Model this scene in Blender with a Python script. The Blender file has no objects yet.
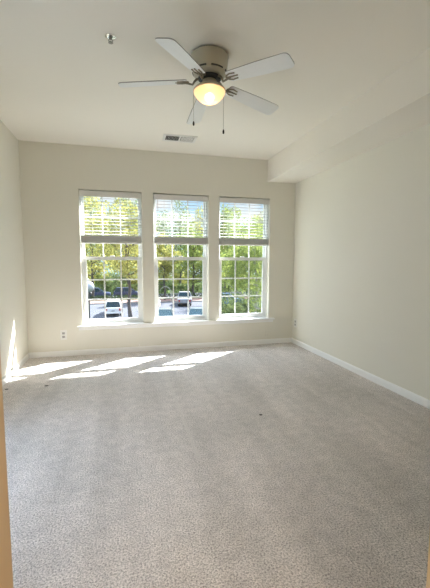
import bpy, bmesh, math, random
from math import sin, cos, pi, radians as R
from mathutils import Vector, Matrix, noise
random.seed(7)
S = bpy.context.scene
COL = S.collection

# ------------------------------------------------------------------ camera
F_PX, W_PX = 351.83, 430.0
YAW, PIT, ROL = 0.2549, -0.0933, 0.0023
cd = bpy.data.cameras.new('camera'); cam = bpy.data.objects.new('camera', cd); COL.objects.link(cam)
cd.sensor_fit = 'HORIZONTAL'; cd.sensor_width = 36.0; cd.lens = F_PX / W_PX * 36.0
cd.clip_start = 0.02; cd.clip_end = 500
fw = Vector((sin(YAW) * cos(PIT), cos(YAW) * cos(PIT), sin(PIT)))
r0 = Vector((cos(YAW), -sin(YAW), 0)); u0 = r0.cross(fw)
rr = r0 * cos(ROL) + u0 * sin(ROL); uu = u0 * cos(ROL) - r0 * sin(ROL)
M = Matrix((rr, uu, -fw)).transposed().to_4x4(); M.translation = (1.197, -4.953, 1.265)
cam.matrix_world = M
S.camera = cam

# ------------------------------------------------------------------ sky, sun, exposure
S.view_settings.view_transform = 'Standard'; S.view_settings.look = 'None'
S.view_settings.gamma = 1.0; S.view_settings.use_curve_mapping = False
S.view_settings.exposure = 0.18
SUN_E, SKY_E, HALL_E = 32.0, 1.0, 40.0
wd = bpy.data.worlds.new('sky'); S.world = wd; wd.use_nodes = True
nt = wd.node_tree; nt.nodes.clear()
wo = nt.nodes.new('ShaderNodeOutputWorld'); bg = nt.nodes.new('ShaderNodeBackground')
tc = nt.nodes.new('ShaderNodeTexCoord'); sx = nt.nodes.new('ShaderNodeSeparateXYZ')
gr = nt.nodes.new('ShaderNodeValToRGB'); nz = nt.nodes.new('ShaderNodeTexNoise'); cr = nt.nodes.new('ShaderNodeValToRGB')
mx = nt.nodes.new('ShaderNodeMixRGB'); mp = nt.nodes.new('ShaderNodeMapping')
gr.color_ramp.elements[0].position = 0.0; gr.color_ramp.elements[0].color = (0.60, 0.87, 1.08, 1)
gr.color_ramp.elements[1].position = 0.6; gr.color_ramp.elements[1].color = (0.42, 0.62, 0.95, 1)
cr.color_ramp.elements[0].position = 0.44; cr.color_ramp.elements[0].color = (0, 0, 0, 1)
cr.color_ramp.elements[1].position = 0.62; cr.color_ramp.elements[1].color = (1, 1, 1, 1)
mp.inputs['Scale'].default_value = (1, 1, 2.2); nz.inputs['Scale'].default_value = 6.0; nz.inputs['Detail'].default_value = 5
mx.inputs[2].default_value = (1.0, 1.0, 1.0, 1)
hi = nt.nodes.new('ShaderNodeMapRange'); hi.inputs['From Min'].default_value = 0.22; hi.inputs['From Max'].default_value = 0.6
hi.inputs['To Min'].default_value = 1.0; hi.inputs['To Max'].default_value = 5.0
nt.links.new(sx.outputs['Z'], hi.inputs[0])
L = nt.links.new
L(tc.outputs['Generated'], sx.inputs[0]); L(sx.outputs['Z'], gr.inputs[0]); L(tc.outputs['Generated'], mp.inputs[0])
L(mp.outputs[0], nz.inputs[0]); L(nz.outputs['Fac'], cr.inputs[0]); L(cr.outputs[0], mx.inputs[0]); L(gr.outputs[0], mx.inputs[1])
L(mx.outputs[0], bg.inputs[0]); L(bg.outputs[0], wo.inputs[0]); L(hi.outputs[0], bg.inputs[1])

def lamp(name, kind, loc, energy, color, **kw):
    d = bpy.data.lights.new(name, kind); d.energy = energy; d.color = color
    for k, v in kw.items(): setattr(d, k, v)
    o = bpy.data.objects.new(name, d); COL.objects.link(o); o.location = loc
    return o
sun = lamp('sun', 'SUN', (20, 16, 23), SUN_E, (1.0, 0.975, 0.945), angle=R(0.55))
sun.rotation_euler = Vector((1.27, 1.0, 1.45)).to_track_quat('Z', 'Y').to_euler()
# unseen warm ceiling light added in the hallway behind the camera, as fill
hall = lamp('hall_fill_light', 'AREA', (1.45, -5.9, 2.70), HALL_E, (1.0, 0.90, 0.76), shape='DISK', size=1.2)

S.cycles.use_denoising = True; S.cycles.denoising_prefilter = 'NONE'; S.cycles.use_adaptive_sampling = False
S.cycles.max_bounces = 12; S.cycles.diffuse_bounces = 8; S.cycles.transparent_max_bounces = 16
S.cycles.caustics_reflective = False; S.cycles.caustics_refractive = False
S.cycles.sample_clamp_indirect = 6.0

# ------------------------------------------------------------------ materials
def mat(name, col, rough=0.6, metal=0.0, spec=0.5, noise_amt=0.0, noise_scale=8.0, bump=0.0, bump_scale=200.0, bump_dist=0.002):
    m = bpy.data.materials.new(name); m.use_nodes = True
    n = m.node_tree; b = n.nodes['Principled BSDF']
    b.inputs['Base Color'].default_value = (*col, 1); b.inputs['Roughness'].default_value = rough
    b.inputs['Metallic'].default_value = metal; b.inputs['Specular IOR Level'].default_value = spec
    t = n.nodes.new('ShaderNodeTexCoord')
    if noise_amt:
        z = n.nodes.new('ShaderNodeTexNoise'); z.inputs['Scale'].default_value = noise_scale; z.inputs['Detail'].default_value = 4
        q = n.nodes.new('ShaderNodeMixRGB')
        q.inputs[1].default_value = (*[c * (1 - noise_amt) for c in col], 1)
        q.inputs[2].default_value = (*[min(1, c * (1 + noise_amt)) for c in col], 1)
        n.links.new(t.outputs['Object'], z.inputs[0]); n.links.new(z.outputs['Fac'], q.inputs[0]); n.links.new(q.outputs[0], b.inputs['Base Color'])
    if bump:
        z2 = n.nodes.new('ShaderNodeTexNoise'); z2.inputs['Scale'].default_value = bump_scale; z2.inputs['Detail'].default_value = 3
        bp = n.nodes.new('ShaderNodeBump'); bp.inputs['Strength'].default_value = bump; bp.inputs['Distance'].default_value = bump_dist
        n.links.new(t.outputs['Object'], z2.inputs[0]); n.links.new(z2.outputs['Fac'], bp.inputs['Height']); n.links.new(bp.outputs[0], b.inputs['Normal'])
    return m

WALL = mat('wall_paint', (0.785, 0.77, 0.695), 0.55, spec=0.3, noise_amt=0.012, noise_scale=1.5, bump=0.15, bump_scale=160)
CEIL = mat('ceiling_paint', (0.87, 0.84, 0.775), 0.85, spec=0.2, noise_amt=0.012, noise_scale=1.2, bump=0.15, bump_scale=120)
TRIM = mat('white_trim_paint', (0.90, 0.91, 0.91), 0.35, spec=0.4)
HALLP = mat('hall_paint', (0.62, 0.50, 0.33), 0.6, spec=0.3)
VINYL = mat('white_window_vinyl', (0.80, 0.82, 0.82), 0.3, spec=0.4)
PLATE = mat('white_plastic', (0.85, 0.85, 0.83), 0.3)
DARK = mat('dark_slot', (0.03, 0.03, 0.03), 0.5)
METAL_W = mat('white_register_enamel', (0.80, 0.79, 0.76), 0.4)
DUCT = mat('duct_inside', (0.06, 0.06, 0.055), 0.7)
CHROME = mat('chrome', (0.80, 0.80, 0.79), 0.15, metal=1.0)
HOUSING = mat('fan_housing_enamel', (0.47, 0.44, 0.35), 0.35, metal=0.25, noise_amt=0.03)
BRONZE = mat('fan_arm_metal', (0.26, 0.235, 0.18), 0.3, metal=0.7)
BLADE = mat('fan_blade_white', (0.84, 0.86, 0.86), 0.45, noise_amt=0.02, noise_scale=20)
BLADE_EDGE = mat('fan_blade_edge', (0.34, 0.33, 0.31), 0.5)
CHAIN = mat('pull_chain_metal', (0.30, 0.28, 0.24), 0.35, metal=0.8)
FOB = mat('dark_fob', (0.03, 0.025, 0.02), 0.4)
CORD = mat('white_cord', (0.78, 0.76, 0.70), 0.7)

def slat_mat():
    m = bpy.data.materials.new('white_blind_vinyl'); m.use_nodes = True; n = m.node_tree; n.nodes.clear()
    o = n.nodes.new('ShaderNodeOutputMaterial'); d = n.nodes.new('ShaderNodeBsdfDiffuse'); t = n.nodes.new('ShaderNodeBsdfTranslucent')
    x = n.nodes.new('ShaderNodeMixShader'); x.inputs[0].default_value = 0.28
    d.inputs[0].default_value = (0.80, 0.80, 0.78, 1); t.inputs[0].default_value = (0.75, 0.78, 0.80, 1)
    n.links.new(d.outputs[0], x.inputs[1]); n.links.new(t.outputs[0], x.inputs[2]); n.links.new(x.outputs[0], o.inputs[0])
    return m
SLAT = slat_mat()
BLINDW = mat('white_blind_rail', (0.76, 0.755, 0.73), 0.45)

def glass_mat(name, tint, refl):
    m = bpy.data.materials.new(name); m.use_nodes = True; n = m.node_tree; n.nodes.clear()
    o = n.nodes.new('ShaderNodeOutputMaterial'); t = n.nodes.new('ShaderNodeBsdfTransparent'); g = n.nodes.new('ShaderNodeBsdfGlossy')
    x = n.nodes.new('ShaderNodeMixShader'); x.inputs[0].default_value = refl
    t.inputs[0].default_value = (*tint, 1); g.inputs['Roughness'].default_value = 0.02
    n.links.new(t.outputs[0], x.inputs[1]); n.links.new(g.outputs[0], x.inputs[2]); n.links.new(x.outputs[0], o.inputs[0])
    return m
GLASS = glass_mat('window_glass', (0.98, 0.99, 0.985), 0.04)

def carpet_mat():
    m = bpy.data.materials.new('carpet_pile'); m.use_nodes = True; n = m.node_tree; b = n.nodes['Principled BSDF']
    b.inputs['Roughness'].default_value = 0.95; b.inputs['Specular IOR Level'].default_value = 0.05
    b.inputs['Sheen Weight'].default_value = 0.15
    N = n.nodes.new; K = n.links.new
    t = N('ShaderNodeTexCoord')
    def nz(scale, detail, rough=0.5):
        z = N('ShaderNodeTexNoise'); z.inputs['Scale'].default_value = scale; z.inputs['Detail'].default_value = detail
        z.inputs['Roughness'].default_value = rough; K(t.outputs['Object'], z.inputs[0]); return z
    def ramp(src, p0, c0, p1, c1):
        q = N('ShaderNodeValToRGB'); q.color_ramp.elements[0].position = p0; q.color_ramp.elements[0].color = (*c0, 1)
        q.color_ramp.elements[1].position = p1; q.color_ramp.elements[1].color = (*c1, 1); K(src, q.inputs[0]); return q
    def mul(a, c, fac=1.0):
        q = N('ShaderNodeMixRGB'); q.blend_type = 'MULTIPLY'; q.inputs[0].default_value = fac; K(a, q.inputs[1]); K(c, q.inputs[2]); return q
    tuft = nz(125, 4, 0.75)
    c1 = ramp(tuft.outputs['Fac'], 0.35, (0.29, 0.265, 0.25), 0.57, (1.0, 0.945, 0.905))
    mott = nz(14, 3); c2 = ramp(mott.outputs['Fac'], 0.3, (0.88, 0.88, 0.88), 0.7, (1.06, 1.06, 1.06))
    wear = nz(1.3, 3); c3 = ramp(wear.outputs['Fac'], 0.35, (0.90, 0.90, 0.90), 0.65, (1.04, 1.03, 1.04))
    col = mul(mul(c1.outputs[0], c2.outputs[0]).outputs[0], c3.outputs[0])
    mp = N('ShaderNodeMapping'); mp.inputs['Scale'].default_value = (4.5, 0.35, 1); mp.inputs['Rotation'].default_value = (0, 0, R(4)); K(t.outputs['Object'], mp.inputs[0])
    vac = nz(1.0, 2); K(mp.outputs[0], vac.inputs[0]); c4 = ramp(vac.outputs['Fac'], 0.35, (0.90, 0.90, 0.895), 0.65, (1.06, 1.06, 1.06))
    col = mul(col.outputs[0], c4.outputs[0])
    # brushed stripe left in the pile, x = 1.64, y from -0.9 to -2.9
    s = N('ShaderNodeSeparateXYZ'); K(t.outputs['Object'], s.inputs[0])
    def mth(op, a, v):
        q = N('ShaderNodeMath'); q.operation = op
        if hasattr(a, 'links') or not isinstance(a, (int, float)): K(a, q.inputs[0])
        else: q.inputs[0].default_value = a
        if isinstance(v, (int, float)): q.inputs[1].default_value = v
        else: K(v, q.inputs[1])
        return q.outputs[0]
    def stripe(x0, y0, y1, wdt, amt):
        dx = mth('ABSOLUTE', mth('SUBTRACT', s.outputs['X'], x0), 0)
        mask = mth('LESS_THAN', dx, wdt)
        mask = mth('MULTIPLY', mask, mth('LESS_THAN', s.outputs['Y'], y1))
        mask = mth('MULTIPLY', mask, mth('GREATER_THAN', s.outputs['Y'], y0))
        return mth('MULTIPLY', mask, amt)
    add = N('ShaderNodeMixRGB'); add.inputs[2].default_value = (0.78, 0.74, 0.70, 1)
    K(stripe(1.64, -2.85, -0.95, 0.014, 0.42), add.inputs[0]); K(col.outputs[0], add.inputs[1])
    K(add.outputs[0], b.inputs['Base Color'])
    bp = N('ShaderNodeBump'); bp.inputs['Strength'].default_value = 0.8; bp.inputs['Distance'].default_value = 0.012
    K(tuft.outputs['Fac'], bp.inputs['Height']); K(bp.outputs[0], b.inputs['Normal'])
    return m
CARPET = carpet_mat()

def leaf_mat(name, c0, c1, trans=0.45):
    m = bpy.data.materials.new(name); m.use_nodes = True; n = m.node_tree; n.nodes.clear(); N = n.nodes.new; K = n.links.new
    o = N('ShaderNodeOutputMaterial'); d = N('ShaderNodeBsdfDiffuse'); t = N('ShaderNodeBsdfTranslucent'); x = N('ShaderNodeMixShader')
    x.inputs[0].default_value = trans
    tc = N('ShaderNodeTexCoord'); z = N('ShaderNodeTexNoise'); z.inputs['Scale'].default_value = 1.7; z.inputs['Detail'].default_value = 6
    z.inputs['Roughness'].default_value = 0.8
    r = N('ShaderNodeValToRGB'); r.color_ramp.elements[0].position = 0.35; r.color_ramp.elements[1].position = 0.65
    r.color_ramp.elements[0].color = (*c0, 1); r.color_ramp.elements[1].color = (*c1, 1)
    K(tc.outputs['Object'], z.inputs[0]); K(z.outputs['Fac'], r.inputs[0]); K(r.outputs[0], d.inputs[0]); K(r.outputs[0], t.inputs[0])
    K(d.outputs[0], x.inputs[1]); K(t.outputs[0], x.inputs[2]); K(x.outputs[0], o.inputs[0])
    return m
LEAF_Y = leaf_mat('yellow_green_leaves', (0.13, 0.15, 0.045), (0.50, 0.47, 0.15))
LEAF_G = leaf_mat('green_leaves', (0.05, 0.10, 0.035), (0.36, 0.40, 0.11))
LEAF_D = leaf_mat('dark_green_leaves', (0.015, 0.04, 0.018), (0.07, 0.11, 0.04), 0.3)
LEAF_B = leaf_mat('grey_green_leaves', (0.08, 0.12, 0.075), (0.26, 0.31, 0.15))
LEAF_M = leaf_mat('dull_green_leaves', (0.035, 0.06, 0.03), (0.20, 0.25, 0.10))
BARK = mat('bark', (0.055, 0.05, 0.048), 0.9, noise_amt=0.3, noise_scale=12)
PALE_BARK = mat('pale_bark', (0.24, 0.23, 0.20), 0.9, noise_amt=0.2, noise_scale=12)
ASPHALT = mat('asphalt', (0.075, 0.080, 0.095), 0.95, spec=0.1, noise_amt=0.12, noise_scale=1.5)
GRASS = mat('lawn', (0.035, 0.06, 0.015), 0.95, spec=0.05, noise_amt=0.3, noise_scale=3)
CONC = mat('concrete', (0.17, 0.165, 0.155), 0.9, noise_amt=0.1)
BRICKWALK = mat('reddish_walk', (0.17, 0.10, 0.085), 0.9, noise_amt=0.2, noise_scale=6)
PAINTLINE = mat('white_road_paint', (0.24, 0.24, 0.24), 0.8)
CARW = mat('white_car_paint', (0.55, 0.55, 0.56), 0.35)
CARS = mat('silver_car_paint', (0.20, 0.21, 0.23), 0.35)
CARB = mat('blue_car_paint', (0.025, 0.04, 0.11), 0.3)
CARN = mat('bright_blue_car_paint', (0.04, 0.09, 0.24), 0.3)
CARG = mat('grey_car_paint', (0.07, 0.085, 0.09), 0.45, spec=0.15)
CARGLASS = mat('car_glass', (0.02, 0.042, 0.055), 0.15, spec=0.08)
TIRE = mat('tyre_rubber', (0.012, 0.012, 0.013), 0.9)
HUB = mat('wheel_hub', (0.15, 0.15, 0.15), 0.4, metal=0.6)
TAIL = mat('red_tail_light', (0.25, 0.01, 0.01), 0.3)
BUMPER = mat('dark_bumper', (0.03, 0.03, 0.032), 0.6)
PLATEC = mat('licence_plate', (0.3, 0.3, 0.3), 0.5)
GLOBE = mat('white_lamp_globe', (0.22, 0.24, 0.28), 0.3)
POSTM = mat('dark_post_paint', (0.02, 0.022, 0.026), 0.5)
SIDING = mat('siding', (0.25, 0.24, 0.22), 0.8)

# ------------------------------------------------------------------ mesh helpers
def bm_box(bm, lo, hi, rot=None, bevel=0.0):
    lo = Vector(lo); hi = Vector(hi)
    g = bmesh.ops.create_cube(bm, size=1.0)
    vs = g['verts']
    bmesh.ops.scale(bm, vec=hi - lo, verts=vs)
    if rot is not None: bmesh.ops.transform(bm, matrix=rot, verts=vs)
    bmesh.ops.translate(bm, vec=(lo + hi) / 2, verts=vs)
    if bevel:
        es = list({e for v in vs for e in v.link_edges})
        bmesh.ops.bevel(bm, geom=es, offset=bevel, segments=2, affect='EDGES', profile=0.5)
    return vs

def bm_lathe(bm, prof, seg=32, center=(0, 0, 0)):
    c = Vector(center); rings = []
    for (r, z) in prof:
        if r < 1e-5: rings.append([bm.verts.new(c + Vector((0, 0, z)))])
        else: rings.append([bm.verts.new(c + Vector((r * cos(2 * pi * i / seg), r * sin(2 * pi * i / seg), z))) for i in range(seg)])
    for a, b in zip(rings[:-1], rings[1:]):
        for i in range(seg):
            j = (i + 1) % seg
            if len(a) == 1 and len(b) == 1: continue
            if len(a) == 1: bm.faces.new((a[0], b[j], b[i]))
            elif len(b) == 1: bm.faces.new((a[i], a[j], b[0]))
            else: bm.faces.new((a[i], a[j], b[j], b[i]))

def bm_tube(bm, pts, radii, seg=8, caps=True):
    pts = [Vector(p) for p in pts]
    if not hasattr(radii, '__len__'): radii = [radii] * len(pts)
    rings = []
    for i, p in enumerate(pts):
        t = (pts[min(i + 1, len(pts) - 1)] - pts[max(i - 1, 0)]).normalized()
        a = t.orthogonal().normalized() if i == 0 else (prev - t * prev.dot(t)).normalized()
        prev = a; b = t.cross(a)
        rings.append([bm.verts.new(p + (a * cos(2 * pi * k / seg) + b * sin(2 * pi * k / seg)) * radii[i]) for k in range(seg)])
    for q, w in zip(rings[:-1], rings[1:]):
        for k in range(seg):
            j = (k + 1) % seg
            bm.faces.new((q[k], q[j], w[j], w[k]))
    if caps:
        bm.faces.new(rings[0][::-1]); bm.faces.new(rings[-1])

def bm_prism(bm, outline, z0, z1):
    lo = [bm.verts.new((x, y, z0)) for x, y in outline]; hi = [bm.verts.new((x, y, z1)) for x, y in outline]
    n = len(outline)
    fs = [bm.faces.new(lo[::-1]), bm.faces.new(hi)]
    for i in range(n):
        j = (i + 1) % n; fs.append(bm.faces.new((lo[i], lo[j], hi[j], hi[i])))
    return fs

def obj(name, bm, material, parent=None, smooth=False, loc=None):
    bmesh.ops.recalc_face_normals(bm, faces=bm.faces)
    me = bpy.data.meshes.new(name); bm.to_mesh(me); bm.free()
    for m in (material if isinstance(material, (list, tuple)) else [material]): me.materials.append(m)
    if smooth:
        for p in me.polygons: p.use_smooth = True
        try: me.set_sharp_from_angle(angle=R(40))
        except Exception: pass
    o = bpy.data.objects.new(name, me); COL.objects.link(o)
    if parent: o.parent = parent
    if loc: o.location = loc
    return o

def boxes(name, lst, material, parent=None, bevel=0.0):
    bm = bmesh.new()
    for lo, hi in lst: bm_box(bm, lo, hi, bevel=bevel)
    return obj(name, bm, material, parent)

def struct(o): o['kind'] = 'structure'; return o
def tag(o, label, cat, group=None):
    o['label'] = label; o['category'] = cat
    if group: o['group'] = group
    return o
def thing(name, label, cat, loc=(0, 0, 0), rotz=0.0, group=None):
    o = bpy.data.objects.new(name, None); COL.objects.link(o); o.location = loc; o.rotation_euler = (0, 0, rotz)
    o.empty_display_size = 0.1
    return tag(o, label, cat, group)

# ------------------------------------------------------------------ room shell
H = 2.74; XL, XR, YF = -0.019, 3.736, -4.40
HY = -6.6
ZB, ZT = 0.40, 2.189
WIN = [(0.657, 1.456), (1.612, 2.392), (2.548, 3.332)]
D = 0.20

struct(boxes('floor', [((XL - 0.15, HY - 0.1, -0.15), (XR + 0.15, 0.0, 0.0))], CARPET))
struct(boxes('ceiling', [((XL - 0.15, HY - 0.1, H), (XR + 0.15, D, H + 0.12))], CEIL))
xs = [XL] + [v for w in WIN for v in w] + [XR]
wl = [((XL - 0.15, 0, -0.15), (XR + 0.15, D, ZB - 0.022)), ((XL - 0.15, 0, ZT), (XR + 0.15, D, H))]
for i in range(0, len(xs), 2):
    wl.append(((xs[i] - (0.15 if i == 0 else 0), 0, ZB - 0.022), (xs[i + 1] + (0.15 if i == 6 else 0), D, ZT)))
struct(boxes('wall_back', wl, WALL))
LY0, LY1, LZ0, LZ1 = -3.95, -2.15, 0.08, 2.10       # unseen glazed patio door, added in the left wall for fill daylight
struct(boxes('wall_left', [((XL - 0.15, LY1, 0), (XL, 0, H)), ((XL - 0.15, YF, 0), (XL, LY0, H)), ((XL - 0.15, LY0, LZ1), (XL, LY1, H)), ((XL - 0.15, LY0, 0), (XL, LY1, LZ0))], WALL))
pd = struct(bpy.data.objects.new('fill_door_1', None)); COL.objects.link(pd); pd.location = (XL - 0.08, (LY0 + LY1) / 2, LZ0)
ym = (LY1 - LY0) / 2; zm = LZ1 - LZ0
boxes('fill_door_frame', [((-0.04, -ym, 0), (0.04, -ym + 0.05, zm)), ((-0.04, ym - 0.05, 0), (0.04, ym, zm)), ((-0.04, -0.03, 0.05), (0.04, 0.03, zm - 0.05)), ((-0.04, -ym + 0.05, 0), (0.04, ym - 0.05, 0.05)), ((-0.04, -ym + 0.05, zm - 0.05), (0.04, ym - 0.05, zm))], VINYL, pd)
boxes('glass_pane', [((-0.004, -ym + 0.05, 0.05), (0.004, -0.03, zm - 0.05))], GLASS, pd); boxes('glass_pane', [((-0.004, 0.03, 0.05), (0.004, ym - 0.05, zm - 0.05))], GLASS, pd)
struct(boxes('wall_right', [((XR, YF, 0), (XR + 0.15, 0, H))], WALL))
struct(boxes('ceiling_soffit', [((3.283, YF, 2.431), (XR, 0, H))], CEIL))
DX0, DX1, DH = 1.025, 1.808, 2.06
struct(boxes('wall_front', [((XL, YF - 0.12, 0), (DX0, YF, H)), ((DX1, YF - 0.12, 0), (XR, YF, H)), ((DX0, YF - 0.12, DH), (DX1, YF, H))], [HALLP]))
struct(boxes('wall_hall', [((0.5, HY, 0), (0.6, YF - 0.12, H)), ((2.4, HY, 0), (2.5, YF - 0.12, H)), ((0.5, HY - 0.1, 0), (2.5, HY, H))], HALLP))

def baseboard(name, p0, p1, nrm):
    """profile swept along p0->p1; nrm points into the room"""
    prof = [(0, 0), (0.013, 0), (0.013, 0.056), (0.010, 0.064), (0.006, 0.072), (0, 0.072)]
    bm = bmesh.new(); n = Vector(nrm)
    rows = [[bm.verts.new(Vector(p) + n * a + Vector((0, 0, b))) for a, b in prof] for p in (p0, p1)]
    k = len(prof)
    for i in range(k):
        bm.faces.new((rows[0][i], rows[0][(i + 1) % k], rows[1][(i + 1) % k], rows[1][i]))
    bm.faces.new(rows[0]); bm.faces.new(rows[1][::-1])
    return struct(obj(name, bm, TRIM))
baseboard('baseboard_back', (XL, 0, 0), (XR, 0, 0), (0, -1, 0))
baseboard('baseboard_left', (XL, LY1, 0), (XL, -0.013, 0), (1, 0, 0))
baseboard('baseboard_right', (XR, YF, 0), (XR, -0.013, 0), (-1, 0, 0))

# window stool and apron running under all three windows
bm = bmesh.new()
bm_box(bm, (0.589, -0.045, ZB - 0.022), (3.422, 0.0, ZB), bevel=0.005)
for a, b in WIN: bm_box(bm, (a, -0.002, ZB - 0.022), (b, 0.085, ZB))
bm_box(bm, (0.605, -0.016, ZB - 0.062), (3.406, 0.0, ZB - 0.022), bevel=0.003)
struct(obj('trim_1', bm, TRIM))

# ------------------------------------------------------------------ windows
def frame_ring(bm, x0, x1, z0, z1, y0, y1, l, r, b, t):
    bm_box(bm, (x0, y0, z0), (x0 + l, y1, z1)); bm_box(bm, (x1 - r, y0, z0), (x1, y1, z1))
    bm_box(bm, (x0 + l, y0, z0), (x1 - r, y1, z0 + b)); bm_box(bm, (x0 + l, y0, z1 - t), (x1 - r, y1, z1))

def muntins(bm, x0, x1, z0, z1, y0, y1, w=0.018):
    for k in (1, 2):
        x = x0 + (x1 - x0) * k / 3; bm_box(bm, (x - w / 2, y0, z0), (x + w / 2, y1, z1))
        z = z0 + (z1 - z0) * k / 3; bm_box(bm, (x0, y0 + 0.001, z - w / 2), (x1, y1 - 0.001, z + w / 2))

def window(i, a, b):
    w = bpy.data.objects.new('window_%d' % i, None); COL.objects.link(w); struct(w); w.location = ((a + b) / 2, 0.1, ZB)
    inv = Matrix.Translation(-w.location)
    def put(name, bm, m):
        bmesh.ops.transform(bm, matrix=inv, verts=bm.verts); o = obj(name, bm, m, w); return o
    f = bmesh.new(); frame_ring(f, a, b, ZB, ZT, 0.075, 0.165, 0.022, 0.022, 0.02, 0.03); put('window_frame', f, VINYL)
    u = bmesh.new(); frame_ring(u, a + 0.022, b - 0.022, 1.275, ZT - 0.03, 0.128, 0.156, 0.024, 0.024, 0.045, 0.03); us = put('upper_sash', u, VINYL)
    l = bmesh.new(); frame_ring(l, a + 0.022, b - 0.022, ZB + 0.02, 1.322, 0.092, 0.124, 0.043, 0.043, 0.046, 0.046); ls = put('lower_sash', l, VINYL)
    def sub(name, bm, m, par):
        bmesh.ops.transform(bm, matrix=inv, verts=bm.verts); return obj(name, bm, m, par)
    gx = (a + 0.065, b - 0.065, ZB + 0.066, 1.276)
    bm = bmesh.new(); muntins(bm, *gx, 0.103, 0.113); sub('muntin_grid', bm, VINYL, ls)
    bm = bmesh.new(); bm_box(bm, (gx[0], 0.106, gx[2]), (gx[1], 0.110, gx[3])); sub('glass_pane', bm, GLASS, ls)
    bm = bmesh.new(); bm_box(bm, ((a + b) / 2 - 0.03, 0.098, 1.3225), ((a + b) / 2 + 0.03, 0.12, 1.336), bevel=0.004); sub('sash_lock', bm, VINYL, ls)
    gx = (a + 0.046, b - 0.046, 1.32, ZT - 0.06)
    bm = bmesh.new(); muntins(bm, *gx, 0.137, 0.147); sub('muntin_grid', bm, VINYL, us)
    bm = bmesh.new(); bm_box(bm, (gx[0], 0.140, gx[2]), (gx[1], 0.144, gx[3])); sub('glass_pane', bm, GLASS, us)
for i, (a, b) in enumerate(WIN): window(i + 1, a, b)

# ------------------------------------------------------------------ blinds
def blind(a, b, label, cord):
    t = thing('window_blind', label, 'blind', ((a + b) / 2, 0.04, ZT), 0, 'horizontal blinds in the three windows')
    hw = (b - a) / 2 - 0.008
    def put(name, lst, m, bev=0.0, par=None): return boxes(name, lst, m, par or t, bev)
    put('headrail', [((-hw, -0.022, -0.07), (hw, 0.028, -0.022))], BLINDW)
    put('valance', [((-hw, -0.036, -0.086), (hw, -0.026, -0.017))], BLINDW, 0.002)
    bm = bmesh.new()                                          # open slats
    n = 12; z0, z1 = -0.100, -0.570
    tilt = R(14)
    def slat(bm, z, tl):
        prof = []
        for s in (-1, -0.5, 0, 0.5, 1):
            y = s * 0.024; h = 0.0022 * (1 - s * s)
            prof.append((y * cos(tl) - h * sin(tl), y * sin(tl) + h * cos(tl)))
        pr = prof + [(y, h - 0.0026) for y, h in prof[::-1]]
        r0 = [bm.verts.new((-hw + 0.003, y, z + h)) for y, h in pr]; r1 = [bm.verts.new((hw - 0.003, y, z + h)) for y, h in pr]
        k = len(pr)
        for i in range(k): bm.faces.new((r0[i], r0[(i + 1) % k], r1[(i + 1) % k], r1[i]))
        bm.faces.new(r0); bm.faces.new(r1[::-1])
    for i in range(n): slat(bm, z0 + (z1 - z0) * i / (n - 1), tilt)
    obj('slats', bm, SLAT, t)
    bm = bmesh.new()
    for i in range(22): slat(bm, -0.668 + 0.0037 * i, 0)
    obj('stacked_slats', bm, SLAT, t)
    put('bottom_rail', [((-hw, -0.026, -0.692), (hw, 0.026, -0.671))], BLINDW, 0.003)
    for s in (-0.62, 0.62):
        bm = bmesh.new()
        for y in (-0.0268, 0.0268): bm_tube(bm, [(s * hw, y, -0.06), (s * hw, y, -0.673)], 0.0012, 5)
        obj('ladder_cord', bm, CORD, t)
    bm = bmesh.new(); bm_tube(bm, [(-hw * 0.86, -0.040, -0.09), (-hw * 0.86, -0.044, -0.75)], 0.0035, 6); obj('tilt_wand', bm, CORD, t)
    if cord:
        for x in (hw - 0.055, hw - 0.02):
            bm = bmesh.new(); bm_tube(bm, [(x, -0.040, -0.09), (x, -0.060, -1.2), (x, -0.092, ZB - ZT - 0.004), (x, -0.092, -2.02)], 0.0014, 5)
            c = obj('lift_cord', bm, CORD, t)
            bm = bmesh.new(); bm_lathe(bm, [(0, -2.055), (0.006, -2.05), (0.004, -2.025), (0, -2.018)], 8, (x, -0.092, 0)); obj('cord_tassel', bm, CORD, c)
blind(*WIN[0], 'white slatted blind half raised in the left window above the white car view', False)
blind(*WIN[1], 'white slatted blind half raised in the middle window above the pickup view', False)
blind(*WIN[2], 'white slatted blind half raised in the right window, cords hanging below the sill', True)

# ------------------------------------------------------------------ outlets, vent, sprinkler
def outlet(loc, rotz, label):
    t = thing('wall_outlet', label, 'outlet', loc, rotz); t.scale = (1.13, 1, 1.13)
    bm = bmesh.new(); bm_box(bm, (-0.036, -0.006, -0.058), (0.036, 0, 0.058), bevel=0.003); obj('cover_plate', bm, PLATE, t)
    for z in (-0.021, 0.021):
        bm = bmesh.new(); vs = bm_box(bm, (-0.016, -0.0085, z - 0.014), (0.016, -0.006, z + 0.014), bevel=0.001)
        s = obj('socket', bm, mat('grey_white_plastic', (0.45, 0.45, 0.44), 0.4), t)
        boxes('slot', [((-0.008, -0.0092, z - 0.003), (-0.005, -0.0085, z + 0.008)), ((0.005, -0.0092, z - 0.002), (0.008, -0.0085, z + 0.007)), ((-0.0025, -0.0092, z - 0.010), (0.0025, -0.0085, z - 0.006))], DARK, s)
    bm = bmesh.new(); bm_lathe(bm, [(0, -0.0015), (0.003, -0.001), (0.003, 0)], 10)
    bmesh.ops.rotate(bm, cent=(0, 0, 0), matrix=Matrix.Rotation(-pi / 2, 3, 'X'), verts=bm.verts); bmesh.ops.translate(bm, vec=(0, -0.006, 0), verts=bm.verts)
    obj('screw', bm, METAL_W, t)
outlet((0.414, 0, 0.284), 0, 'white double wall outlet on the window wall left of the sill')
outlet((XR, -0.11, 0.322), -pi / 2, 'white wall outlet on the right wall near the corner')
bm = bmesh.new(); bm_tube(bm, [(1.39, -0.006, 0.070), (1.39, -0.009, 0.095), (1.388, -0.014, 0.108)], 0.005, 8)
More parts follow.
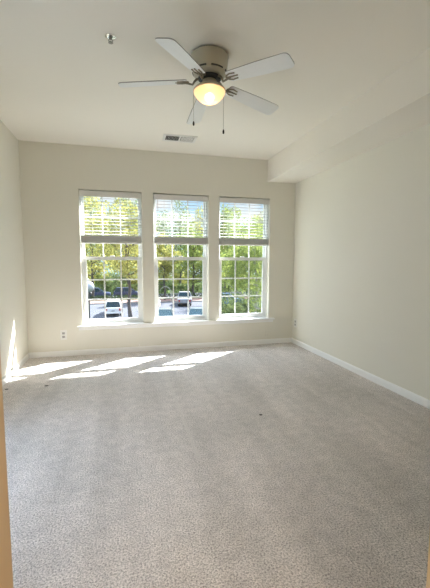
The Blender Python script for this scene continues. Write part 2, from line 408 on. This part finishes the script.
tag(obj('cable_stub', bm, PLATE), 'small white cable stub poking up behind the baseboard under the windows', 'cable')

for x, y, w, lab in ((0.06, -1.18, 0.012, 'dark speck on the carpet by the left baseboard'), (0.42, -1.17, 0.013, 'dark speck on the carpet in front of the left sun patches'), (2.27, -2.34, 0.010, 'tiny dark speck on the open carpet right of the stripe')):
    bm = bmesh.new(); bm_lathe(bm, [(0, -0.001), (w, 0.0), (w * 0.8, 0.004), (0, 0.006)], 9, (0, 0, 0))
    for q in bm.verts: q.co.x *= 1.5 + 0.3 * sin(q.co.y * 300)
    tag(obj('carpet_speck', bm, FOB, None, True, (x, y, 0.001)), lab, 'speck')
v = thing('ceiling_vent', 'white two-way ceiling air register between the fan and the windows', 'vent', (1.89, -0.58, H), R(-1.5))
bm = bmesh.new(); frame_ring(bm, -0.20, 0.20, -0.115, 0.115, -0.008, 0, 0.032, 0.032, 0.035, 0.035)
bmesh.ops.rotate(bm, cent=(0, 0, 0), matrix=Matrix.Rotation(pi / 2, 3, 'X'), verts=bm.verts)
for q in bm.verts: q.co.z = -0.008 if q.co.z < 0.004 and abs(q.co.z) > 0.004 else (-0.008 if q.co.z > 0.004 else 0.0)
obj('register_frame', bm, METAL_W, v)
boxes('duct_opening', [((-0.17, -0.082, -0.0025), (0.17, 0.082, -0.0005))], DUCT, v)
boxes('centre_bar', [((-0.008, -0.081, -0.012), (0.008, 0.081, -0.003))], METAL_W, v)
for side in (-1, 1):
    bm = bmesh.new()
    for k in range(9):
        x = side * (0.022 + k * 0.0165)
        rot = Matrix.Rotation(R(-66 if side < 0 else 42), 4, 'Y')
        bm_box(bm, (x - 0.007, -0.080, -0.0098), (x + 0.007, 0.080, -0.0088), rot)
    obj('louvres', bm, METAL_W, v)

s = thing('fire_sprinkler', 'small chrome fire sprinkler head on the ceiling left of the fan', 'sprinkler', (1.149, -2.387, H)); s.scale = (1, 1, 0.72)
bm = bmesh.new(); bm_lathe(bm, [(0, 0), (0.036, 0), (0.036, -0.003), (0.030, -0.008), (0.016, -0.010), (0, -0.010)], 24); obj('escutcheon', bm, CHROME, s, True)
bm = bmesh.new(); bm_lathe(bm, [(0, -0.010), (0.011, -0.010), (0.011, -0.022), (0.006, -0.026), (0, -0.026)], 16); obj('sprinkler_body', bm, CHAIN, s, True)
bm = bmesh.new()
for q in (-1, 1): bm_tube(bm, [(q * 0.008, 0, -0.022), (q * 0.014, 0, -0.034), (q * 0.010, 0, -0.046), (0, 0, -0.052)], 0.0028, 6)
obj('frame_arms', bm, CHAIN, s)
bm = bmesh.new(); bm_lathe(bm, [(0, -0.052), (0.016, -0.053), (0.016, -0.056), (0, -0.058)], 12); obj('deflector', bm, CHAIN, s)

# ------------------------------------------------------------------ ceiling fan
FX, FY = 1.83, -2.352
fan = thing('ceiling_fan', 'five-blade flush-mount ceiling fan with lit glass bowl lamp', 'fan', (FX, FY, H))
bm = bmesh.new(); bm_lathe(bm, [(0, 0), (0.100, 0), (0.100, -0.014), (0.134, -0.014), (0.1365, -0.017), (0.1365, -0.021), (0.133, -0.026), (0.131, -0.075), (0.128, -0.100), (0.122, -0.112), (0.118, -0.135), (0.104, -0.146), (0.094, -0.152), (0.060, -0.156), (0, -0.156)], 48)
hs = obj('motor_housing', bm, HOUSING, fan, True)
bm = bmesh.new(); bm_lathe(bm, [(0.1005, 0), (0.112, 0), (0.112, -0.0135), (0.1005, -0.0135)], 48); obj('shadow_gap_ring', bm, DARK, hs)  # dark-coloured ring stands in for the shadow line between housing and ceiling
for k in range(6):                                            # cooling slots round the lower ring
    a0 = 2 * pi * k / 6 + R(22); bm = bmesh.new(); pts = [(0.1190 * cos(a0 + R(4 * j)), 0.1190 * sin(a0 + R(4 * j)), -0.124) for j in range(12)]
    bm_tube(bm, pts, 0.0062, 6); obj('cooling_slot', bm, DARK, hs)
bm = bmesh.new(); bm_lathe(bm, [(0, -0.154), (0.080, -0.156), (0.083, -0.168), (0.076, -0.176), (0.050, -0.178), (0, -0.178)], 32); obj('flywheel', bm, DARK, fan, True)
bm = bmesh.new(); bm_lathe(bm, [(0, -0.176), (0.050, -0.178), (0.053, -0.204), (0.062, -0.210), (0.088, -0.219), (0.108, -0.232), (0.117, -0.244), (0.117, -0.250), (0.110, -0.251), (0, -0.240)], 48)
obj('light_fitter', bm, HOUSING, fan, True)
ZBL = -0.240
BL = [(232.5, 0.0), (308, 0.0), (19.5, 0.0), (89.5, 0.0), (169.5, 0.010)]
PITCH = R(-13); DROOP = R(5)
for ang, dz in BL:
    rot = Matrix.Rotation(R(ang), 4, 'Z')
    # blade outline (x along the radius), narrow rounded root, wider rounded tip
    out = []
    x0, x1, w0, w1 = 0.162, 0.645, 0.050, 0.066
    def corner(cx, cy, r, a0, a1, n=6):
        return [(cx + r * cos(R(a0 + (a1 - a0) * i / n)), cy + r * sin(R(a0 + (a1 - a0) * i / n))) for i in range(n + 1)]
    out += corner(x1 - 0.035, w1 - 0.035, 0.035, 90, 0)[::-1]
    out += [(x0 + 0.25, w0 + 0.012)]
    out += corner(x0 + 0.022, w0 - 0.022, 0.022, 90, 180)
    out += corner(x0 + 0.022, -w0 + 0.022, 0.022, 180, 270)
    out += [(x0 + 0.25, -w0 - 0.012)]
    out += corner(x1 - 0.035, -w1 + 0.035, 0.035, 270, 360)
    bm = bmesh.new(); fs = bm_prism(bm, out, -0.003, 0.003)
    for f in fs[2:]: f.material_index = 1
    pit = Matrix.Translation((0.645, 0, 0)) @ Matrix.Rotation(DROOP, 4, 'Y') @ Matrix.Translation((-0.645, 0, 0)) @ Matrix.Rotation(PITCH, 4, 'X')
    bmesh.ops.transform(bm, matrix=rot @ Matrix.Translation((0, 0, ZBL + dz)) @ pit, verts=bm.verts)
    o = obj('blade', bm, [BLADE, BLADE_EDGE], fan)
    # blade iron: an S-shaped arm from the flywheel, forked under the blade
    bm = bmesh.new()
    P = lambda x, y, z: rot @ Vector((x, y, z))
    zr = ZBL + dz + math.tan(DROOP) * (0.645 - 0.19) - 0.006
    arm = [(0.070, 0, -0.164), (0.094, 0, -0.172), (0.108, 0, -0.186), (0.122, 0, zr - 0.012), (0.145, 0, zr - 0.008), (0.190, 0, zr)]
    bm_tube(bm, [P(*q) for q in arm], [0.010, 0.009, 0.008, 0.007, 0.007, 0.006], 8)
    for sy, e in ((-1, 0.228), (0, 0.240), (1, 0.228)):
        pts = [(0.150, sy * 0.005, 0), (0.170, sy * 0.022, 0), (0.192, sy * 0.030, 0), (e, sy * 0.026, 0)]
        bm_tube(bm, [rot @ (Matrix.Translation((0, 0, ZBL + dz)) @ (pit @ Vector((a, b, c - 0.006)))) for a, b, c in pts], [0.006, 0.0055, 0.005, 0.004], 6)
        q = pts[-1]; bm_lathe(bm, [(0, -0.004), (0.006, -0.003), (0.006, 0.001), (0, 0.002)], 10, rot @ (Matrix.Translation((0, 0, ZBL + dz)) @ (pit @ Vector((q[0], q[1], -0.005)))))
    obj('blade_iron', bm, BRONZE, fan, True)

def bowl_mat():
    m = bpy.data.materials.new('lit_frosted_glass'); m.use_nodes = True; n = m.node_tree; n.nodes.clear(); N = n.nodes.new; K = n.links.new
    o = N('ShaderNodeOutputMaterial'); t = N('ShaderNodeBsdfTranslucent'); d = N('ShaderNodeBsdfDiffuse'); x = N('ShaderNodeMixShader'); e = N('ShaderNodeEmission'); a = N('ShaderNodeAddShader')
    t.inputs[0].default_value = (0.95, 0.80, 0.64, 1); d.inputs[0].default_value = (0.80, 0.74, 0.62, 1); x.inputs[0].default_value = 0.6
    e.inputs[0].default_value = (1.0, 0.52, 0.26, 1); e.inputs[1].default_value = 0.36
    tr = N('ShaderNodeBsdfRefraction'); tr.inputs[0].default_value = (1, 0.85, 0.62, 1); tr.inputs['Roughness'].default_value = 0.6; tr.inputs['IOR'].default_value = 1.15; y = N('ShaderNodeMixShader'); y.inputs[0].default_value = 0.30
    K(d.outputs[0], x.inputs[1]); K(t.outputs[0], x.inputs[2]); K(x.outputs[0], y.inputs[1]); K(tr.outputs[0], y.inputs[2])
    K(y.outputs[0], a.inputs[0]); K(e.outputs[0], a.inputs[1]); K(a.outputs[0], o.inputs[0])
    return m
bm = bmesh.new(); bm_lathe(bm, [(0.110, -0.2515), (0.114, -0.255), (0.112, -0.264), (0.100, -0.284), (0.082, -0.304), (0.060, -0.321), (0.038, -0.332), (0.016, -0.338), (0, -0.339)], 48)
obj('glass_bowl', bm, bowl_mat(), fan, True)
bulbm = bpy.data.materials.new('glowing_bulb'); bulbm.use_nodes = True
bn = bulbm.node_tree.nodes['Principled BSDF']; bn.inputs['Emission Color'].default_value = (1.0, 0.76, 0.46, 1); bn.inputs['Emission Strength'].default_value = 16.0; bn.inputs['Base Color'].default_value = (0.9, 0.85, 0.7, 1)
bm = bmesh.new(); bm_lathe(bm, [(0, -0.262), (0.016, -0.264), (0.027, -0.273), (0.031, -0.283), (0.030, -0.293), (0.022, -0.306), (0.010, -0.312), (0, -0.313)], 20)
lb = obj('light_bulb', bm, bulbm, fan, True)
bm = bmesh.new(); bm_lathe(bm, [(0, -0.236), (0.014, -0.238), (0.015, -0.262), (0, -0.263)], 16); obj('bulb_base', bm, PLATE, lb, True)
for (x, y, zt, ze) in ((-0.118, 0.0, -0.238, -0.470), (0.112, 0.02, -0.238, -0.500)):
    bm = bmesh.new(); bm_tube(bm, [(x * 0.92, y * 0.92, zt), (x, y, zt - 0.02), (x, y, ze)], 0.0011, 6)
    c = obj('pull_chain', bm, CHAIN, fan)
    bm = bmesh.new(); bm_lathe(bm, [(0, ze + 0.004), (0.004, ze), (0.0075, ze - 0.012), (0.0065, ze - 0.028), (0, ze - 0.032)], 10, (x, y, 0)); obj('chain_fob', bm, FOB, c)

# ------------------------------------------------------------------ outside: ground
G = -4.8
struct(boxes('ground', [((-90, 0.5, G - 0.4), (120, 140, G - 0.02))], GRASS))
struct(boxes('parking_lot', [((-40, 10, G - 0.02), (60, 46.5, G))], ASPHALT))
struct(boxes('far_drive', [((-40, 54, G - 0.02), (60, 61, G))], ASPHALT))
struct(boxes('kerb', [((-40, 46.5, G - 0.02), (60, 46.7, G + 0.14))], CONC))
struct(boxes('brick_walk', [((-40, 46.7, G - 0.02), (60, 50.4, G + 0.10))], BRICKWALK))
struct(boxes('parking_lines', [((x, 24.5, G), (x + 0.12, 30.0, G + 0.004)) for x in (-4.7, -1.9, 0.9, 3.6, 6.45, 9.4, 12.2)], PAINTLINE))
struct(boxes('siding_wall', [((-8, D + 0.001, G - 0.02), (XL - 0.16, D + 0.15, 3.6)), ((XR + 0.16, D + 0.001, G - 0.02), (12, D + 0.15, 3.6)), ((XL - 0.16, D + 0.001, G - 0.02), (XR + 0.16, D + 0.03, -0.16))], SIDING))

# ------------------------------------------------------------------ outside: plants
def leaves(name, blobs, n, size, material, parent, seed, drop=0.0):
    rnd = random.Random(seed); vs = []; fs = []
    tot = sum(b[3] * b[4] * b[5] for b in blobs)
    for (cx, cy, cz, rx, ry, rz) in blobs:
        for _ in range(max(8, int(n * rx * ry * rz / tot))):
            while True:
                p = Vector((rnd.uniform(-1, 1), rnd.uniform(-1, 1), rnd.uniform(-1, 1)))
                if 0.15 < p.length < 1.0 and rnd.random() < 0.25 + 0.75 * p.length: break
            q = Vector((cx + p.x * rx, cy + p.y * ry, cz + p.z * rz))
            if noise.noise(q * (0.9 if size > 0.3 else 1.6)) < -0.12 + drop: continue
            d = Vector((rnd.gauss(0, 1), rnd.gauss(0, 1), rnd.gauss(0, .8))).normalized(); e = d.orthogonal().normalized()
            e = Matrix.Rotation(rnd.uniform(0, 2 * pi), 3, d) @ e; h = d.cross(e)
            s = size * rnd.uniform(0.6, 1.25); w = s * 0.55; k = len(vs)
            vs += [q - e * s * 0.5, q + h * w * 0.5 + d * w * .15, q + e * s * 0.5, q - h * w * 0.5 + d * w * .15]
            fs.append((k, k + 1, k + 2, k + 3))
    me = bpy.data.meshes.new(name); me.from_pydata([tuple(v) for v in vs], [], fs); me.materials.append(material)
    o = bpy.data.objects.new(name, me); COL.objects.link(o); o.parent = parent
    return o

def tree(label, group, x, y, h, cr, cz0, leafm, n, size, seed, trunk_r=0.16, bark=BARK, lean=0.0, drop=0.0, name='tree'):
    """h top height above ground, cz0 crown base height, cr crown radius"""
    rnd = random.Random(seed)
    t = thing(name, label, 'tree', (x, y, G), 0, group)
    bm = bmesh.new()
    zt = cz0 + (h - cz0) * 0.75
    trunk = [(lean * (z / zt) ** 1.5 + 0.12 * sin(z * 1.3 + seed), 0.1 * sin(z * .9 + seed * 2), z) for z in [zt * i / 7 for i in range(8)]]
    bm_tube(bm, trunk, [trunk_r * (1.25 if i == 0 else 1) * (1 - 0.8 * i / 7) for i in range(8)], 8)
    tip = []
    for k in range(9):
        i = rnd.randint(2, 6) if cz0 > 1 else rnd.randint(1, 6)
        p = Vector(trunk[i])
        if p.z < cz0 * 0.7: p.z = cz0 * 0.7; p.x = trunk[min(7, i + 1)][0]
        a = 2 * pi * k / 9 + rnd.uniform(-.3, .3); ln = cr * rnd.uniform(0.55, 0.9)
        q = p + Vector((cos(a) * ln, sin(a) * ln, ln * rnd.uniform(0.25, 0.9)))
        m = (p + q) / 2 + Vector((0, 0, -0.12 * ln))
        bm_tube(bm, [p, m, q], [trunk_r * .42, trunk_r * .28, trunk_r * .08], 6); tip.append(q)
    obj('trunk', bm, bark, t, True)
    blobs = []
    ch = h - cz0
    for q in tip:
        r = cr * rnd.uniform(0.32, 0.5); blobs.append((q.x, q.y, min(q.z, h - r), r * 1.1, r * 1.1, r * .85))
    for k in range(10):
        f = rnd.random(); a = rnd.uniform(0, 2 * pi); z = cz0 + ch * (0.1 + 0.8 * f)
        rad = cr * math.sqrt(max(0.05, 1 - (2 * f - 0.75) ** 2)) * 0.62; r = cr * rnd.uniform(0.30, 0.48)
        blobs.append((lean * .8 + cos(a) * rad, sin(a) * rad, z, r, r, r * .85))
    blobs.append((lean, 0, h - ch * .22, cr * .5, cr * .5, ch * .22)); blobs.append((lean * .6, 0, cz0 + ch * .4, cr * .7, cr * .7, ch * .35))
    leaves('foliage', blobs, n, size, leafm, t, seed, drop)
    return t

def shrub(label, group, x, y, rx, ry, h, leafm, n, size, seed, name='shrub'):
    t = thing(name, label, 'shrub', (x, y, G), 0, group); rnd = random.Random(seed)
    bm = bmesh.new(); bl = []
    for k in range(7):
        a = rnd.uniform(0, 2 * pi); q = Vector((cos(a) * rx * .6, sin(a) * ry * .6, h * rnd.uniform(.5, .75)))
        bm_tube(bm, [(0, 0, 0), q * .5 + Vector((0, 0, .1)), q], [.05, .03, .01], 5); bl.append((q.x, q.y, q.z, rx * .5, ry * .5, h * .33))
    for f in (-.5, 0, .5): bl.append((rx * f, 0, h * .4, rx * .5, ry * .7, h * .4))
    obj('stems', bm, BARK, t); leaves('foliage', bl, n, size, leafm, t, seed, -0.1)

# parking-lot tree in front of the left window
tree('yellow-green lot tree with dark trunk right of the white car', None, 1.85, 33.6, 12.6, 3.1, 3.9, LEAF_Y, 8000, 0.30, 3, 0.20, lean=-0.5)
# trees on the far edge of the lot
tree('leafy yellow-green tree behind the globe street lamp in left window', None, -3.4, 52.0, 16.6, 4.6, 2.6, LEAF_Y, 6500, 0.42, 11, 0.22)
tree('tall mottled green tree behind the white car and blue cars', None, 2.0, 63.5, 19.0, 5.2, 2.4, LEAF_B, 6500, 0.45, 12, 0.25)
tree('bright yellow tree at left edge of the middle window', None, 7.3, 49.3, 10.6, 2.2, 2.4, LEAF_Y, 5000, 0.36, 13, 0.16)
tree('slender blue-green tree rising behind the pale arched branch', None, 12.0, 63.0, 18.4, 3.2, 2.2, LEAF_B, 5500, 0.42, 14, 0.2, drop=0.06)
tree('broad green tree right behind the parked pickup', None, 12.6, 53.2, 11.8, 3.0, 1.6, LEAF_G, 6500, 0.38, 15, 0.22)
tree('green tree at the right edge of the middle window behind the lot', None, 19.2, 56.5, 16.4, 2.8, 1.8, LEAF_G, 6000, 0.40, 16, 0.2)
# the greenery close to the right window
tree('bright green leafy tree close outside the right window', None, 11.3, 20.6, 8.7, 3.0, 3.4, LEAF_G, 14000, 0.20, 21, 0.14, PALE_BARK, lean=-0.4)
tree('taller green tree standing behind the close one in right window', None, 20.4, 43.5, 13.0, 4.4, 1.6, LEAF_G, 7500, 0.36, 22, 0.22)
tree('yellow-tinged tree far right beyond the right window glass', None, 28.0, 52.5, 15.8, 4.6, 2.0, LEAF_Y, 6000, 0.42, 23, 0.22)
shrub('large dull green shrub below the close tree in the right window', None, 10.9, 24.6, 3.0, 1.5, 3.1, LEAF_M, 9000, 0.19, 31)
shrub('grey-green shrub right of the large dull shrub outside right window', None, 15.6, 27.5, 2.0, 1.6, 2.6, LEAF_B, 3500, 0.2, 32)
# woods behind everything
for k in range(13):
    back = k % 2
    tree('tree in the row of tall woods far behind the parking lot', 'tall woods far behind the parking lot', -16 + 5.6 * k + (1.5 if back else 0), 103 if back else 88, (21.5, 23.5, 20.8, 22.0, 19.8, 21.5, 19.5, 23.0, 20.0, 23.5, 21, 22, 20)[k], 4.6, 1.0, (LEAF_G, LEAF_Y, LEAF_B)[k % 3], 4600, 0.6, 50 + k, 0.25, name='woods_tree')
for k in range(17):
    rx = 2.3 + 0.5 * sin(k * 2.1)
    shrub('bushy undergrowth shrub under the trees behind the far drive', 'undergrowth behind the far drive', -13 + 3.3 * k, 72.5 + 5.5 * (k % 2), rx, 2.0, 4.2 + 0.9 * sin(k * 3.3), (LEAF_G, LEAF_B, LEAF_Y)[k % 3], 1900, 0.42, 90 + k, name='undergrowth_shrub')
# hedge along the far walk
h_ = thing('hedge', 'low dark hedge along the reddish walk at the far edge of the lot', 'hedge', (8, 50.9, G))
leaves('foliage', [(-26 + k * 1.3, 0, 0.42, 0.95, 0.4, 0.42) for k in range(41)], 9000, 0.22, LEAF_D, h_, 77, -0.3)
h_ = thing('hedge', 'tall clipped dark green hedge behind the blue cars on the far drive', 'hedge', (8, 60.2, G))
leaves('foliage', [(-30 + k * 1.5, 0, 0.95, 1.2, 0.55, 1.0) for k in range(46)], 15000, 0.34, LEAF_M, h_, 78, -0.3)
# pale arched branch
t = thing('arched_branch', 'pale bare stem arching over beside the hedge in middle window', 'plant', (8.15, 47.6, G))
bm = bmesh.new(); pts = []
for k in range(13):
    a = pi * k / 12 * 0.82; pts.append((-0.95 + 0.95 * cos(a), 0, 0.9 + 1.35 * sin(a)))
bm_tube(bm, [(0.05, 0, 0.1), (0.02, 0, 0.5)] + pts, [0.10] * 2 + [0.095 - 0.005 * k for k in range(13)], 8)
obj('stem', bm, PALE_BARK, t, True)

# ------------------------------------------------------------------ outside: street lamp
t = thing('street_lamp', 'white globe street lamp on a dark post in left window', 'street lamp', (-0.05, 8.6, G))
bm = bmesh.new(); bm_lathe(bm, [(0, 0), (0.16, 0), (0.16, 0.10), (0.10, 0.20), (0.055, 0.45), (0.045, 0.6), (0.038, 4.78), (0.06, 4.84), (0, 4.84)], 16); obj('post', bm, POSTM, t, True)
bm = bmesh.new(); bm_lathe(bm, [(0, 4.84), (0.10, 4.84), (0.12, 4.90), (0.09, 4.94), (0, 4.94)], 16); obj('collar', bm, POSTM, t, True)
bm = bmesh.new(); bm_lathe(bm, [(0.09, 4.94)] + [(0.21 * sin(R(q)), 5.12 - 0.21 * cos(R(q))) for q in range(30, 171, 12)] + [(0, 5.33)], 24); obj('lamp_globe', bm, GLOBE, t, True)
bm = bmesh.new(); bm_lathe(bm, [(0.045, 5.325), (0.05, 5.36), (0.02, 5.40), (0, 5.44)], 12); obj('finial', bm, GLOBE, t, True)

# ------------------------------------------------------------------ outside: vehicles (nose towards +x of the vehicle)
def loft(bm, secs):
    """secs: list of (x, [(y,z)...]) rings, closed, same count"""
    rings = [[bm.verts.new((x, y, z)) for y, z in pr] for x, pr in secs]; k = len(rings[0])
    for a, b in zip(rings[:-1], rings[1:]):
        for i in range(k): bm.faces.new((a[i], a[(i + 1) % k], b[(i + 1) % k], b[i]))
    bm.faces.new(rings[0]); bm.faces.new(rings[-1][::-1])

def ring(w, z0, z1, tw, r=0.08):
    """half width w at belt, tw at the top"""
    return [(-w * .92, z0), (w * .92, z0), (w, z0 + r * 2), (w, z0 + (z1 - z0) * .6), (tw, z1 - r * .4), (tw - r, z1), (-tw + r, z1), (-tw, z1 - r * .4), (-w, z0 + (z1 - z0) * .6), (-w, z0 + r * 2)]

def vehicle(label, x, y, rot, paint, kind='sedan', name='car', cat='car', group=None):
    t = thing(name, label, cat, (x, y, G), rot, group)
    L_, Wd = 4.6, 0.90
    bm = bmesh.new()
    if kind == 'pickup':
        secs = [(-2.7, ring(.92, .48, 1.02, .92)), (-2.62, ring(.95, .38, 1.08, .94)), (0.9, ring(.96, .34, 1.08, .94)), (1.2, ring(.96, .34, 1.10, .90)), (2.5, ring(.94, .36, 1.02, .84)), (2.75, ring(.88, .45, .90, .78))]
        cab = [(-0.75, 1.06, .88, 1.72, .66), (1.25, 1.06, .88, 1.72, .66)]; c0, c1, t0, t1, zb, zt = -0.75, 1.35, -0.55, 0.55, 1.06, 1.80
        wx = (-1.75, 1.85)
    elif kind == 'suv':
        secs = [(-2.3, ring(.82, .50, .98, .80)), (-2.2, ring(.92, .36, 1.02, .88)), (-0.5, ring(.93, .30, 1.02, .89)), (1.0, ring(.93, .30, 1.02, .88)), (2.0, ring(.90, .34, .92, .80)), (2.3, ring(.80, .42, .78, .72))]
        c0, c1, t0, t1, zb, zt = -2.18, 1.15, -1.75, 0.30, 1.00, 1.66; wx = (-1.4, 1.45)
    else:
        secs = [(-2.3, ring(.80, .50, .86, .78)), (-2.2, ring(.89, .36, .94, .84)), (-1.4, ring(.90, .28, .96, .86)), (0.9, ring(.90, .28, .96, .86)), (1.9, ring(.87, .32, .84, .76)), (2.3, ring(.76, .40, .68, .66))]
        c0, c1, t0, t1, zb, zt = -1.85, 1.05, -0.95, 0.15, 0.94, 1.44; wx = (-1.4, 1.45)
    loft(bm, secs); obj('body', bm, paint, t, True)
    # cabin: glass greenhouse + painted roof + pillars
    bw, tw = .84, .64
    if kind == 'pickup': bw, tw = .88, .72
    def P(f, g, side):   # f 0 rear..1 front along, g 0 belt..1 roof
        xx = (c0 + (c1 - c0) * f) * (1 - g) + (t0 + (t1 - t0) * f) * g
        return Vector((xx, side * (bw * (1 - g) + tw * g), zb + (zt - zb) * g))
    bm = bmesh.new(); c = [bm.verts.new(P(f, g, s)) for f, g, s in ((0, 0, -1), (1, 0, -1), (1, 0, 1), (0, 0, 1), (0, .93, -1), (1, .93, -1), (1, .93, 1), (0, .93, 1))]
    for q in ((0, 1, 2, 3), (4, 5, 6, 7), (0, 1, 5, 4), (1, 2, 6, 5), (2, 3, 7, 6), (3, 0, 4, 7)): bm.faces.new([c[i] for i in q])
    obj('window_glass', bm, CARGLASS, t)
    bm = bmesh.new(); bm_box(bm, (t0 - .06, -tw - .02, zt - .075), (t1 + .06, tw + .02, zt), bevel=.03)
    for f in (0, 0.5, 1):
        for s in (-1, 1): bm_tube(bm, [P(f, -0.02, s), P(f, .5, s), P(f, .97, s)], 0.045, 6)
    obj('roof', bm, paint, t, True)
    for xx in wx:
        for s in (-1, 1):
            bm = bmesh.new(); bm_lathe(bm, [(0, -.1), (.24, -.1), (.32, -.07), (.33, 0), (.32, .07), (.24, .1), (0, .1)], 20)
            bmesh.ops.rotate(bm, cent=(0, 0, 0), matrix=Matrix.Rotation(pi / 2, 3, 'X'), verts=bm.verts); bmesh.ops.translate(bm, vec=(xx, s * (Wd - .10), .33), verts=bm.verts)
            w = obj('wheel', bm, TIRE, t, True)
            bm = bmesh.new(); bm_lathe(bm, [(0, .105), (.17, .108), (.2, .1), (.2, .09), (0, .09)], 16)
            bmesh.ops.rotate(bm, cent=(0, 0, 0), matrix=Matrix.Rotation(-s * pi / 2, 3, 'X'), verts=bm.verts); bmesh.ops.translate(bm, vec=(xx, s * (Wd - .10), .33), verts=bm.verts)
            obj('hub', bm, HUB, w)
    rx = secs[0][0]
    for s in (-1, 1):
        bm = bmesh.new(); bm_box(bm, (rx - .03, s * .70 - .10, .66), (rx + .14, s * .70 + .10, .66 + (.28 if kind != 'sedan' else .16)), bevel=.02); obj('tail_light', bm, TAIL, t)
        fx = secs[-1][0]; bm = bmesh.new(); bm_box(bm, (fx - .16, s * .58 - .13, .52), (fx + .02, s * .58 + .13, .64), bevel=.02); obj('headlight', bm, PLATEC, t)
    bm = bmesh.new(); bm_box(bm, (rx - .06, -.78, .36), (rx + .12, .78, .52), bevel=.03); obj('rear_bumper', bm, BUMPER if kind == 'pickup' else paint, t)
    bm = bmesh.new(); bm_box(bm, (rx - .045, -.16, .60), (rx + .02, .16, .72)); obj('licence_plate', bm, PLATEC, t)
    for s in (-1, 1):
        bm = bmesh.new(); bm_box(bm, (c1 - .45, s * .93 - .07, zb - .02), (c1 - .28, s * .93 + .07, zb + .12), bevel=.03); obj('side_mirror', bm, paint, t)
    return t
UP = pi / 2
vehicle('white car seen from behind in the left window', 0.05, 36.7, UP, CARW, 'suv')
vehicle('white car mostly cut off at the left edge of left window', -4.55, 36.9, UP, CARW, 'sedan')
vehicle('silver pickup truck with red tail lights in the middle window', 9.45, 43.6, UP - R(9.6), CARS, 'pickup', 'pickup_truck', 'truck')
vehicle('dark blue-glassed sedan low at left of the middle window', 5.05, 29.6, UP - R(7), CARG, 'sedan')
vehicle('grey-green sedan low at right of the middle window', 8.25, 29.4, UP - R(12), CARG, 'sedan')
vehicle('white car half hidden by left edge of middle window', 4.72, 39.5, UP - R(6), CARW, 'sedan')
vehicle('dark blue car parked broadside on the far drive, left one', -3.2, 55.6, 0, CARB, 'suv')
vehicle('dark blue car parked broadside behind the white car, right one', 1.9, 55.4, 0, CARB, 'suv')
vehicle('bright blue car glimpsed through leaves in the right window', 14.9, 41.5, R(-15), CARN, 'suv')
